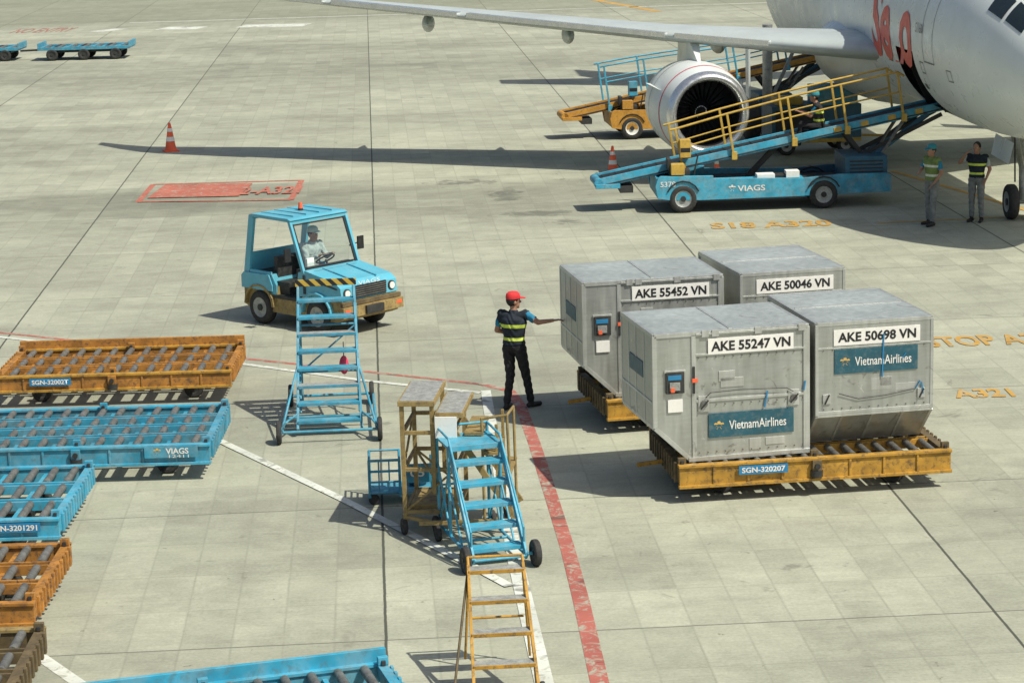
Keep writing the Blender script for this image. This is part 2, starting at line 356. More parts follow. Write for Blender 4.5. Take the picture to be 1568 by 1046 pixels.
# ---------------------------------------------------------------- containers
def container(kind,num,loc,yaw,sign=True,seed=1):
    rn=random.Random(seed)
    b=MB(); T=1.626
    w,d=(2.007,1.534) if kind=='A' else (1.534,2.007)
    poly=[(.445,0),(2.007,0),(2.007,T),(0,T),(0,.45)]
    ax=1 if kind=='A' else 0; L=1.534
    def P(u,v,t): return (u,t,v) if kind=='A' else (t,u,v)
    b.prism(poly,ax,.008,L-.008,M_al)
    b.box((.03,.03,T),(w-.03,d-.03,T+.006),M_alt)
    if kind=='A': b.box((w*.5-.02,.05,T+.006),(w*.5+.02,d-.05,T+.014),M_alf)
    else: b.box((.05,d*.5-.02,T+.006),(w-.05,d*.5+.02,T+.014),M_alf)
    n=len(poly)
    for i in range(n):
        u0,v0=poly[i];u1,v1=poly[(i+1)%n]
        def ins(u,v): return (u+(.02 if u<1 else -.02), v+(.022 if v<.4 else (-.022 if v>1 else 0)))
        a=ins(u0,v0); c=ins(u1,v1)
        for t in (0.014,L-.014):
            b.beam(P(a[0],a[1],t),P(c[0],c[1],t),.055,.04,M_alf,up=(0,1,0) if kind=='A' else (1,0,0))
    for (u,v) in [(.02,T-.018),(2.007-.02,T-.018),(.022,.45),(2.007-.02,.03),(.46,.03)]:
        b.beam(P(u,v,0.02),P(u,v,L-.02),.05,.05,M_alf)
    if kind=='A':
        y=-.006
        b.box((.49,y,.05),(.545,.02,T-.03),M_alf)
        b.box((.545,y-.002,.74),(1.96,.02,.775),M_alf)
        b.box((.545,y-.004,T-.30),(1.96,.02,T-.275),M_alf)
        b.box((1.93,y-.003,.05),(1.965,.02,T-.05),M_alf)
        b.box((.55,-.016,1.585),(1.95,.0,1.61),M_alf)
        for hx in (.62,.75,1.3,1.86): b.box((hx,-.022,1.56),(hx+.09,-.004,1.645),M_al2)
        for k in range(4):
            x=rn.uniform(.6,1.6); z=rn.uniform(.08,.2) if k%2 else rn.uniform(.85,1.1); b.box((x,-.001,z),(x+rn.uniform(.15,.3),.02,z+rn.uniform(.08,.16)),M_al2)
        b.box((.70,-.014,1.335),(1.80,-.004,1.535),M_paper)
        b.box((.16,-.03,.88),(.39,0,1.15),M_dark); b.box((.20,-.05,.92),(.33,-.028,1.02),M_hub); b.box((.18,-.036,1.05),(.35,-.028,1.11),M_signblue); b.box((.21,-.056,.90),(.26,-.03,.96),M_redc)
        b.box((.14,-.02,1.14),(.41,0,1.17),M_alf)
        b.box((.18,-.014,.64),(.37,0,.80),M_paper)
        b.box((.50,-.02,.86),(.53,-.004,1.2),M_dark); b.box((.49,-.03,1.0),(.56,-.004,1.05),M_redc)
        for hx in (.64,1.80):
            b.box((hx-.07,-.014,.62),(hx+.07,0,.82),M_al2); b.cyl((hx,-.04,.72),(hx,-.005,.72),.045,M_steel,seg=10)
            b.beam((hx-.05,-.045,.66),(hx+.05,-.045,.77),.02,.015,M_dark)
        b.tube([(.66,-.03,.80),(.72,-.03,.86),(1.1,-.025,.87),(1.7,-.03,.85),(1.79,-.03,.80)],.006,M_dark,5)
        if sign: b.box((.70,-.014,.28),(1.80,-.003,.59),M_teal)
        b.box((.44,-.02,-.005),(2.01,.03,.05),M_alf)
        for k in range(13):
            for z in (.10,1.30,.70): b.cyl((.58+k*.112,-.010,z),(.58+k*.112,.0,z),.009,M_steel,seg=6)
        b.beam((1.42,-.02,.62),(1.46,-.02,.83),.02,.01,M_signblue); b.beam((1.93,-.02,.80),(1.95,-.02,.92),.02,.01,M_signblue)
        for yy in (.4,.8,1.15): b.box((-.008,yy,.47),(.01,yy+.03,T-.04),M_alf)
        b.box((-.012,.45,1.0),(0,1.1,1.2),M_teal); b.box((-.010,.03,.75),(0,1.5,.78),M_alf)
    else:
        b.box((.02,-.008,1.29),(w-.02,.02,1.315),M_alf)
        b.box((.02,-.006,.46),(w-.02,.02,.50),M_alf)
        b.box((.23,-.014,1.33),(1.36,-.002,1.53),M_paper)
        if sign: b.box((.24,-.014,.97),(1.33,-.002,1.28),M_teal)
        for x in (.14,1.38):
            b.box((x-.05,-.02,.6),(x+.05,0,.72),M_al2); b.beam((x-.03,-.03,.6),(x+.03,-.03,.72),.02,.015,M_dark)
        for k in range(3):
            x=rn.uniform(.1,1.1); z=rn.uniform(.55,.8); b.box((x,-.001,z),(x+rn.uniform(.15,.3),.02,z+rn.uniform(.08,.16)),M_al2)
        for k in range(12):
            for z in (.53,1.33-.05): b.cyl((.1+k*.12,-.010,z),(.1+k*.12,.0,z),.009,M_steel,seg=6)
        b.tube([(.3,-.02,.72),(.55,-.02,.64),(.9,-.02,.66),(1.3,-.02,.72)],.006,M_dark,5)
        if sign: b.beam((.86,-.02,.9),(.88,-.02,1.45),.02,.008,M_signblue)
        b.beam((1.12,-.02,1.12),(1.17,-.02,1.19),.02,.01,M_signblue)
        b.beam((1.40,-.02,.65),(1.38,-.02,.8),.02,.01,M_signblue); b.beam((1.30,-.02,.72),(1.36,-.02,.82),.02,.01,M_signblue)
        for x in (.35,.75,1.15):
            b.beam((x,.012,.44),(x,.43,.012),.03,.02,M_alf)
        b.tube([(w+.0,.2,1.3),(w+.06,.22,1.0),(w+.05,.2,.6),(w-.02,.25,.35)],.014,M_dark,6)
    ob=b.build('cargo_container',(loc[0],loc[1],.508),yaw,bevel=.006)
    lx=1.25 if kind=='A' else .795
    text('AKE '+num+' VN',1.02,M_black,front(lx,-.018,1.435),ob,height=.125,bold=.028)
    if sign:
        zz=.43 if kind=='A' else 1.12
        text('VietnamAirlines',.74,M_white,front(lx+.08,-.018,zz),ob,height=.115,bold=.01)
        text('*',.13,M_gold,front(lx-.42,-.018,zz),ob,height=.12,bold=.05)
    return ob
container('A','55247',(1.715,27.56),.20,seed=3)
container('B','50698',(3.765,27.97),.185,seed=5)
container('A','55452',(.985,31.2),.175,sign=False,seed=8)
container('B','50046',(3.20,31.55),.21,sign=False,seed=2)

# ---------------------------------------------------------------- dollies
def dolly(loc,yaw,L=3.5,D=2.0,m=None,rows=3,label=None,rail=None,endm=None,sp=.25,wall=False,low=.30,roll=None):
    b=MB(); m=m or M_yel; rail=rail or m; z=.49; roll=roll or M_steel
    b.box((0,0,low),(L,.06,z),m); b.box((-.01,-.025,z-.03),(L+.01,.08,z+.006),rail); b.box((-.01,-.03,low-.02),(L+.01,.05,low+.02),rail)
    b.box((0,D-.06,low),(L,D,z),m); b.box((0,D-.08,z-.03),(L,D+.02,z+.006),rail)
    for x in [L*i/8 for i in range(1,8)]: b.box((x-.015,-.018,low+.02),(x+.015,0,z-.03),m)
    if wall: b.box((0,D-.02,.3),(L,D+.03,z+.13),m)
    for x in (0,L-.10): b.box((x,.07,low+.04),(x+.10,D-.07,z-.004),endm or m)
    k=int((D-.2)/.16)
    for i in range(k):
        y=.12+(D-.24)*(i+.5)/k
        for x in (-.03,L): b.box((x,y-.03,low+.02),(x+.03,y+.03,z+.01),endm or m)
    ry=[.10+(D-.20)*i/rows for i in range(rows+1)]
    for i,y in enumerate(ry):
        if 0<i<rows:
            b.box((.10,y-.075,.37),(L-.10,y-.045,z-.002),m); b.box((.10,y+.045,.37),(L-.10,y+.075,z-.002),m)
    n=int((L-.2)/sp)
    for i in range(n):
        x=.1+(L-.2)*(i+.5)/n
        for k in range(rows):
            y0=ry[k]+(.08 if k else -.01); y1=ry[k+1]-(.08 if k<rows-1 else -.01)
            b.cyl((x,y0,.455),(x,y1,.455),.046,roll,seg=12)
            b.cyl((x,y0-.03,.455),(x,y1+.03,.455),.016,M_dark,seg=6)
        if i%2: b.box((x-.15,.07,.36),(x-.10,D-.07,.41),m)
    for x in (.05,L/2,L-.05):
        for y in (.1,D-.1): b.box((x-.05,y-.03,z),(x+.05,y+.03,z+.08),endm or m); b.box((x-.02,y-.05,z),(x+.02,y+.05,z+.05),M_dark)
    b.box((.5,D/2-.35,.24),(L-.5,D/2-.27,.33),M_dark); b.box((.5,D/2+.27,.24),(L-.5,D/2+.35,.33),M_dark)
    b.cyl((L/2,-.02,.26),(L/2,-.02,.34),.08,M_dark,seg=12); b.box((L/2-.06,-.06,.28),(L/2+.06,.02,.47),endm or rail); b.cyl((L/2,-.05,.40),(L/2,-.09,.40),.035,M_dark,seg=10)
    for x in (.62,L-.62):
        b.box((x-.04,.3,.17),(x+.04,D-.3,.24),M_dark)
        for y in (.42,D-.42):
            b.wheel((x,y,.15),(0,1,0),.15,.11,M_dark); b.box((x-.05,y-.02,.2),(x+.05,y+.02,.34),M_dark)
    b.beam((-.35,D/2,.27),(0,D/2,.30),.06,.05,m)
    ob=b.build('container_dolly',(loc[0],loc[1],0),yaw,bevel=.005)
    if label:
        s_,x=label
        q=MB(); q.box((x-.31,-.046,.345),(x+.31,-.034,.455),M_signblue); o=q.build('number_plate',parent=ob)
        text(s_,.55,M_white,front(x,-.050,.40),ob,height=.07,bold=.03)
    return ob
dolly((2.02,27.5),.125,3.46,2.0,M_yel,3,('SGN-320207',1.05),endm=M_brn,sp=.2,low=.22)
dolly((1.3,31.1),.18,3.46,2.0,M_yel,3,None,endm=M_brn,sp=.2,low=.22)
dolly((-7.78,33.75),0.0,3.55,2.0,M_ora,3,('SGN-32002T',.85),rail=M_yel,endm=M_ora,wall=True,low=.26)
ob=dolly((-7.5,29.3),.0,3.5,2.3,M_blue,4,None,rail=M_lblue,endm=M_blue,low=.24)
q=MB(); q.box((2.65,-.046,.33),(3.35,-.032,.48),M_blue); q.build('logo_plate',parent=ob)
text('VIAGS',.30,M_white,front(3.08,-.05,.42),ob,height=.08,bold=.03); text('*',.10,M_gold,front(2.82,-.05,.41),ob,bold=.05); text('12411',.26,M_white,front(3.1,-.05,.35),ob,height=.04)
dolly((-8.85,25.95),.0,3.5,2.45,M_lblue,3,('SGN-3201291',2.98),endm=M_lblue,low=.26)
dolly((-8.5,22.8),.0,3.48,2.15,M_ora,3,None,rail=M_ora,endm=M_ora,low=.26)
dolly((-8.2,20.0),.02,3.5,1.95,M_brn,3,None,rail=M_tan,endm=M_brn,low=.26)
dolly((-4.12,17.88),.27,3.5,2.0,M_lblue,3,None,endm=M_lblue,wall=True)

def flat_trailer(x,y):
    b=MB(); L=3.9
    b.box((0,0,.44),(L,1.7,.50),M_blue)
    for i in range(7): b.cyl((.3+i*.55,.05,.54),(.3+i*.55,1.65,.54),.055,M_steel,seg=8); b.box((.1+i*.55,.0,.50),(.2+i*.55,1.7,.58),M_dark if i%2 else M_blue)
    for yy in (-.02,1.68): b.box((0,yy,.44),(L,yy+.05,.58),M_blue)
    for xx in (0,L-.05): b.box((xx,0,.5),(xx+.08,1.7,.74),M_blue)
    b.box((.4,.3,.32),(L-.4,1.4,.44),M_dark)
    for xx in (.6,L/2,L-.6):
        for yy in (.05,1.65): b.wheel((xx,yy,.25),(0,1,0),.25,.16,M_dark)
    b.beam((-.9,.85,.4),(0,.85,.42),.1,.08,M_dark)
    return b.build('baggage_trailer',(x,y,0),.0,bevel=.01)
flat_trailer(-19.8,98.5); flat_trailer(-24.6,99.0)

# ---------------------------------------------------------------- traffic cones
def cone(x,y,s=1.):
    b=MB(); b.box((-.2,-.2,0),(.2,.2,.04),M_redc)
    b.lathe((0,0,.04),(0,0,1),[(0,.155),(.24,.118)],M_redc,20,False)
    b.lathe((0,0,.04),(0,0,1),[(.24,.121),(.36,.10)],M_white,20,False)
    b.lathe((0,0,.04),(0,0,1),[(.36,.098),(.50,.076)],M_redc,20,False)
    b.lathe((0,0,.04),(0,0,1),[(.50,.079),(.59,.062)],M_white,20,False)
    b.lathe((0,0,.04),(0,0,1),[(.59,.06),(.74,.03),(.75,.0)],M_redc,20,False)
    o=b.build('traffic_cone',(x,y,0),random.random(),bevel=0); o.scale=(s,s,s); return o
cone(-9.55,65.4,1.04); cone(2.67,57.9,.92); cone(5.15,56.3,.75)

# ---------------------------------------------------------------- people
def person(name,J,loc,yaw,cols,vest_m,cap=None,vox=.0085,z0=0.,headyaw=0.):
    """J: joints in local space, facing +Y, right = +X"""
    b=MB(); V=Vector
    def cap_(p,q,r1,r2):
        p=V(p);q=V(q); b.cyl(p,q,r1,M_skin,r2,seg=14); b.ball(p,(r1,)*3,M_skin,14,8); b.ball(q,(r2,)*3,M_skin,14,8)
    pel,ch,nk,hd=V(J['pelvis']),V(J['chest']),V(J['neck']),V(J['head'])
    def ring(c,rx,ry,up):
        up=up.normalized(); xa=V((1,0,0)); ya=up.cross(xa).normalized(); xa=ya.cross(up).normalized()
        return [c+xa*rx*math.cos(2*math.pi*i/24)+ya*ry*math.sin(2*math.pi*i/24) for i in range(24)]
    up1=(ch-pel)
    rr=[(-.10,.10,.08),(-.05,.155,.11),(.04,.165,.118),(.2,.15,.11),(.42,.145,.105),(.62,.165,.115),(.85,.19,.122),(1.,.185,.115),(1.12,.14,.09),(1.2,.07,.065)]
    b.loft([ring(pel+up1*t,a,c,up1) for t,a,c in rr],M_skin)
    cap_(ch+up1*.12,nk,.075,.055); cap_(nk,hd-V((0,0,.05)),.052,.052)
    segs=[]
    for s,k in ((-1,'L'),(1,'R')):
        sh,el,wr,ht=[V(J[n+k]) for n in ('sh','el','wr','ht')]
        cap_(sh,el,.052,.041); cap_(el,wr,.039,.026); cap_(ch+up1*.0+V((s*.08,0,.04)),sh,.06,.055)
        hp,kn,an,to=[V(J[n+k]) for n in ('hp','kn','an','to')]
        cap_(hp,kn,.088,.058); cap_(kn,an,.056,.043); cap_(pel+V((s*.05,0,0)),hp,.10,.09)
        cap_(an+V((0,0,-.035)),to,.042,.035); hl=an+(an-to).normalized()*.05; hl.z=an.z-.04; cap_(hl,an+V((0,0,-.03)),.038,.04)
        d=(ht-wr).normalized(); side=d.cross(V((0,0,1)))
        if side.length<.1: side=V((0,1,0))
        side.normalize(); nrm=side.cross(d)
        for o in (-.022,-.007,.007,.022): cap_(wr+d*.01+side*o*.7,wr+d*.085+side*o,.014,.012)
        for o,l in ((-.026,.055),(-.009,.072),(.009,.078),(.026,.068)):
            a=wr+d*.088+side*o; m_=a+d*l*.5-nrm*.006; e=m_+d*l*.42-nrm*.02
            cap_(a,m_,.0098,.009); cap_(m_,e,.009,.0082)
        a=wr+d*.03+side*.024; cap_(a,a+side*.03+d*.03,.013,.0105); cap_(a+side*.03+d*.03,a+side*.035+d*.062,.0105,.009)
        segs+=[('uarm',sh,el),('farm',el,wr),('hand',wr,ht),('thigh',hp,kn),('calf',kn,an),('foot',an,to),('foot',hl,hl)]
    segs+=[('torso',pel,ch+up1*.08),('torso',ch+V((-.12,0,0)),ch+V((.12,0,0))),('neck',nk-V((0,0,.0)),nk+V((0,0,.04))),('head',hd-V((0,0,.06)),hd+V((0,0,.06))),('hips',V(J['hpL']),V(J['hpR']))]
    HM=Matrix.Translation(hd)@Matrix.Rotation(headyaw,4,'Z')
    b.M=HM
    b.ball((0,-.005,.02),(.076,.096,.105),M_skin,20,14); b.ball((0,.03,-.045),(.056,.062,.065),M_skin,16,10)
    b.cyl((0,.09,.02),(0,.112,-.018),.009,M_skin,.017,seg=8); b.ball((0,.108,-.02),(.018,.015,.012),M_skin,8,6)
    b.ball((0,.085,-.055),(.026,.012,.010),M_skin,10,6); b.ball((0,.072,-.092),(.028,.02,.018),M_skin,10,6); b.ball((0,.085,.035),(.05,.014,.010),M_skin,10,6)
    for s in (-1,1): b.ball((s*.078,-.005,-.01),(.012,.022,.032),M_skin,8,8)
    b.M=Matrix.Identity(4)
    tmp=b.build('tmp'); rm=tmp.modifiers.new('r','REMESH'); rm.mode='VOXEL'; rm.voxel_size=vox; rm.use_smooth_shade=True
    sm=tmp.modifiers.new('s','SMOOTH'); sm.iterations=3; sm.factor=.5
    dg=bpy.context.evaluated_depsgraph_get(); dg.update()
    me=bpy.data.meshes.new_from_object(tmp.evaluated_get(dg)); bpy.data.objects.remove(tmp)
    me.materials.clear()
    for m in (M_skin,cols['shirt'],vest_m,cols['pants'],M_shoe): me.materials.append(m)
    def dist(c,a,q):
        ab=q-a; t=0 if ab.length_squared<1e-9 else max(0,min(1,(c-a).dot(ab)/ab.length_squared)); return (c-a-ab*t).length,t
    sub={'torso':.075,'hips':.06,'thigh':.03,'head':.04,'uarm':.0}
    for f in me.polygons:
        c=f.center; best=9;bk='';bt=0
        for k,a,q in segs:
            dd,t=dist(c,a,q); dd-=sub.get(k,0)
            if dd<best: best=dd;bk=k;bt=t
        mi=0
        if bk in('torso','hips'): mi=2 if (c-pel).dot(up1.normalized())>.03 else 3
        elif bk=='uarm': mi=(2 if bt<.1 else 1) if bt<.72 else 0
        elif bk=='farm': mi=1 if cols.get('long') and bt<.92 else 0
        elif bk in('thigh','calf'): mi=3
        elif bk=='foot': mi=4
        if cols.get('long') and bk=='uarm': mi=1
        if bk=='calf' and bt>.97: mi=4
        f.material_index=mi; f.use_smooth=True
    ns=[v.normal.copy() for v in me.vertices]; used={}
    for f in me.polygons:
        for vi in f.vertices: used.setdefault(vi,set()).add(f.material_index)
    for vi,s_ in used.items():
        off=.016 if s_=={2} else (.012 if s_=={1} else (.010 if s_=={3} else 0))
        if off: me.vertices[vi].co+=ns[vi]*off
    for vi,s_ in used.items():
        if s_&{1,2,3}:
            c=me.vertices[vi].co; me.vertices[vi].co+=ns[vi]*(.004*math.sin(c.z*55+6*math.sin(c.x*17)+c.y*23))
    ob=bpy.data.objects.new(name,me); scene.collection.objects.link(ob); ob.location=(loc[0],loc[1],z0); ob.rotation_euler=(0,0,yaw)
    h=MB(); h.M=HM
    for s in (-1,1): h.ball((s*.03,.083,.015),(.013,.01,.007),M_white,10,6); h.ball((s*.03,.091,.015),(.006,.004,.006),M_black,8,6)
    h.ball((0,-.018,.03),(.084,.098,.108),M_hair,18,12)
    h.ball((0,.0855,-.058),(.022,.012,.004),M_pink,8,6)
    if cap:
        h.loft([[(math.cos(2*math.pi*i/22)*rx,-.008+math.sin(2*math.pi*i/22)*ry,z) for i in range(22)] for rx,ry,z in ((.090,.108,.045),(.091,.109,.075),(.084,.100,.115),(.06,.072,.142),(.02,.022,.152))],cap)
        n=10; top=[];bot=[]
        for i in range(n+1):
            an=math.pi*i/n; top.append((math.cos(an)*.078,.075+math.sin(an)*.11,.060-math.sin(an)*.018)); bot.append((math.cos(an)*.078,.075+math.sin(an)*.11,.050-math.sin(an)*.018))
        h.loft([top,bot],cap,caps=True,smooth=False)
    h.build('head_details',parent=ob)
    return ob
def stand(**k):
    J=dict(pelvis=(0,0,.93),chest=(0,0,1.33),neck=(0,.01,1.46),head=(0,.02,1.59),
      shL=(-.185,0,1.40),shR=(.185,0,1.40),elL=(-.24,-.03,1.12),elR=(.24,-.03,1.12),wrL=(-.23,.08,.88),wrR=(.23,.08,.88),htL=(-.22,.12,.79),htR=(.22,.12,.79),
      hpL=(-.09,0,.90),hpR=(.09,0,.90),knL=(-.10,.02,.50),knR=(.10,.02,.50),anL=(-.11,-.01,.085),anR=(.11,-.01,.085),toL=(-.13,.15,.036),toR=(.13,.15,.036))
    J.update(k); return J
person('airport_worker',stand(shR=(.18,.03,1.41),elR=(.40,-.01,1.31),wrR=(.62,.02,1.345),htR=(.71,.03,1.36),
   elL=(-.27,.0,1.15),wrL=(-.12,.17,1.08),htL=(-.03,.20,1.10),
   knR=(.13,.10,.49),anR=(.19,.13,.085),toR=(.26,.28,.036),knL=(-.07,-.01,.49),anL=(-.09,-.12,.085),toL=(-.10,.04,.036)),
   (.03,32.85),-.45,dict(shirt=M_tshirt,pants=M_trou),M_vest,M_redcap,headyaw=-.75)
person('airport_worker',stand(elR=(.28,.06,1.16),wrR=(.12,.26,1.12),htR=(.05,.32,1.14),elL=(-.27,-.03,1.14),wrL=(-.2,.12,.93),htL=(-.16,.18,.86),anL=(-.16,.12,.085),knL=(-.13,.08,.5),toL=(-.18,.28,.036)),
   (9.0,48.5),2.1,dict(shirt=M_tshirt,pants=M_gtrou),M_vest2,M_tealcap,vox=.012)
person('airport_worker',stand(elR=(.34,.12,1.28),wrR=(.17,.2,1.48),htR=(.11,.14,1.56),elL=(-.27,-.05,1.14),wrL=(-.24,.1,.95),htL=(-.22,.16,.88)),
   (10.0,48.75),2.6,dict(shirt=M_lshirt,pants=M_gtrou),M_vest,None,vox=.012)
sit=dict(pelvis=(0,0,.0),chest=(0,.06,.40),neck=(0,.09,.53),head=(0,.12,.66),shL=(-.185,.06,.47),shR=(.185,.06,.47),elL=(-.22,.2,.25),elR=(.22,.2,.25),
   wrL=(-.13,.42,.33),wrR=(.13,.42,.33),htL=(-.10,.50,.36),htR=(.10,.50,.36),hpL=(-.09,.02,-.01),hpR=(.09,.02,-.01),knL=(-.12,.42,.04),knR=(.12,.42,.04),
   anL=(-.12,.5,-.36),anR=(.12,.5,-.36),toL=(-.13,.65,-.40),toR=(.13,.65,-.40))

# ---------------------------------------------------------------- tow tractor
def tractor():
    b=MB(); W=.70; B_=M_tug
    prof=[(-.45,.32),(-.45,.62),(-.36,.70),(.40,.70),(.44,.52),(1.05,.52),(1.10,.62),(2.08,.62),(2.12,.58),(2.12,.30),(1.95,.24),(.5,.24),(-.30,.26)]
    b.prism(prof,1,-W+.06,W-.06,M_tan)
    b.prism([(-.45,.62),(-.45,.84),(-.38,.90),(.28,.90),(.36,.72),(.36,.62)],1,-W,W,B_)
    b.prism([(.95,.60),(1.02,1.02),(1.2,1.06),(1.95,.93),(2.08,.84),(2.11,.62)],1,-W+.05,W-.05,B_)
    b.box((-.40,-W+.1,.895),(.25,W-.1,.905),M_dark)
    for sy in (-1,1):
        for xc in (0,1.5):
            pts=[(xc+math.cos(math.pi*i/8)*.37,.34+math.sin(math.pi*i/8)*.36) for i in range(9)]
            for i in range(8):
                a,c=pts[i],pts[i+1]
                b.beam((a[0],sy*(W-.07),a[1]),(c[0],sy*(W-.07),c[1]),.17,.035,M_tan if xc==0 else B_,up=(0,0,1))
            b.wheel((xc,sy*(W-.10),.30),(0,1,0),.30,.19)
            b.box((xc-.32,sy*(W-.2)-.01,.26),(xc+.32,sy*(W-.2)+.01,.6),M_black)
    b.box((.36,-W+.04,.50),(1.0,W-.04,.56),M_dark)
    b.box((.32,-.55,.56),(.66,.55,.78),M_seat); b.box((.22,-.5,.78),(.31,.5,1.20),M_seat)
    cabw=W-.06
    RZ=1.93
    for sy in (-1,1):
        y=sy*cabw
        b.beam((-.34,y,.86),(-.14,y,RZ-.04),.06,.13,B_,up=(1,0,0))
        b.beam((1.16,y,1.0),(.84,y,RZ-.04),.05,.06,B_)
        b.beam((-.25,y,.93),(.30,y,.92),.05,.05,B_)
        b.prism([(.3,.56),(.3,.92),(.42,.72),(.42,.56)],1,y-.02,y+.02,B_)
    b.beam((.93,-cabw,1.3),(1.0,-cabw-.2,1.35),.02,.02,M_dark); b.box((.98,-cabw-.28,1.22),(1.01,-cabw-.14,1.45),M_black)
    b.beam((.93,cabw,1.3),(1.0,cabw+.2,1.35),.02,.02,M_dark); b.box((.98,cabw+.14,1.22),(1.01,cabw+.28,1.45),M_black)
    b.beam((-.12,-cabw,RZ-.05),(-.12,cabw,RZ-.05),.06,.06,B_)
    b.prism([(-.31,.9),(-.28,.9),(-.22,1.25),(-.25,1.25)],1,-cabw,cabw,B_)
    b.prism([(-.20,RZ-.04),(.86,RZ-.06),(.90,RZ-.03),(.82,RZ),(-.12,RZ+.015),(-.20,RZ-.01)],1,-W+.03,W-.03,B_)
    for y in (-.45,-.15,.15,.45): b.box((-.1,y-.02,RZ+.0),(.75,y+.02,RZ+.025),B_)
    def wp(t,y): return (1.16+(.84-1.16)*t,y,1.0+(RZ-.05-1.0)*t)
    b.beam(wp(.03,-cabw),wp(.03,cabw),.07,.06,B_); b.beam(wp(.97,-cabw),wp(.97,cabw),.06,.05,B_)
    for y in (-cabw+.06,cabw-.06): b.beam(wp(.06,y),wp(.94,y),.022,.022,M_black)
    for t in (.09,.92): b.beam(wp(t,-cabw+.06),wp(t,cabw-.06),.022,.022,M_black)
    b.box((1.04,-.5,1.10),(1.10,-.34,1.24),M_paper)
    b.box((.92,-.6,.85),(1.06,.6,1.06),M_dark)
    b.lathe((.88,.12,1.12),(-.5,0,.8),[(0,.17),(.02,.185),(.03,.17),(.02,.155),(0,.17)],M_black,20,False); b.cyl((.97,.12,.95),(.88,.12,1.12),.02,M_black,seg=8)
    b.cyl((.30,.1,RZ+.0),(.30,.1,RZ+.05),.045,M_dark,seg=12); b.cyl((.30,.1,RZ+.05),(.30,.1,RZ+.15),.045,M_redc,.03,seg=12)
    b.box((2.09,-.38,.64),(2.125,.38,.85),M_black)
    for i in range(5): b.box((2.12,-.37,.665+i*.037),(2.135,.37,.675+i*.037),M_steel)
    for y in (-.52,.52): b.cyl((2.06,y,.74),(2.13,y,.74),.06,M_white,seg=14); b.cyl((2.05,y,.74),(2.118,y,.74),.08,M_dark,seg=14)
    b.box((2.10,-W,.34),(2.20,W,.52),M_tan); b.box((2.19,-.2,.36),(2.25,.2,.50),M_dark); b.box((2.10,-W+.02,.53),(2.16,W-.02,.60),M_brn)
    for y in (-.6,.6): b.box((2.19,y-.06,.42),(2.205,y+.06,.48),M_redc)
    b.box((1.15,-.5,1.045),(1.3,.5,1.05),B_)
    b.beam((1.25,-.28,1.06),(1.98,-.28,.935),.03,.02,M_blue); b.beam((1.25,.28,1.06),(1.98,.28,.935),.03,.02,M_blue)
    b.beam((1.5,-W+.045,.90),(2.0,-W+.045,.82),.01,.03,M_dark); b.box((1.15,-W+.03,.66),(1.2,-W+.055,.98),M_dark)
    ob=b.build('tow_tractor',(-3.93,40.24,0),-.764,bevel=.012)
    text('VIAGS',.5,M_white,Matrix.Translation((2.10,0,.885))@Matrix.Rotation(math.pi/2,4,'Z')@Matrix.Rotation(math.pi/2,4,'X'),ob,height=.07)
    gl=bpy.data.materials.new('clear_glass'); gl.use_nodes=True; t=gl.node_tree; t.nodes.clear()
    o=N(t,'ShaderNodeOutputMaterial'); mx=N(t,'ShaderNodeMixShader'); mx.inputs[0].default_value=.10
    tr=N(t,'ShaderNodeBsdfTransparent'); gg=N(t,'ShaderNodeBsdfGlossy'); gg.inputs['Roughness'].default_value=.05
    tr.inputs[0].default_value=(.88,.94,.92,1)
    t.links.new(tr.outputs[0],mx.inputs[1]); t.links.new(gg.outputs[0],mx.inputs[2]); t.links.new(mx.outputs[0],o.inputs[0])
    q=MB(); q.add([wp(.08,-cabw+.07),wp(.08,cabw-.07),wp(.93,cabw-.07),wp(.93,-cabw+.07)],[(0,1,2,3)],gl); q.build('windshield',parent=ob)
    return ob
tractor()
h=Vector((math.cos(-.764),math.sin(-.764)))
l=Vector((-h.y,h.x))
c0=Vector((-3.93,40.24))+h*.46+l*.12
person('tractor_driver',dict(sit),(c0.x,c0.y),-.764-math.pi/2,dict(shirt=M_lshirt,pants=M_gtrou,long=True),M_lshirt,M_whcap,vox=.012,z0=.88)

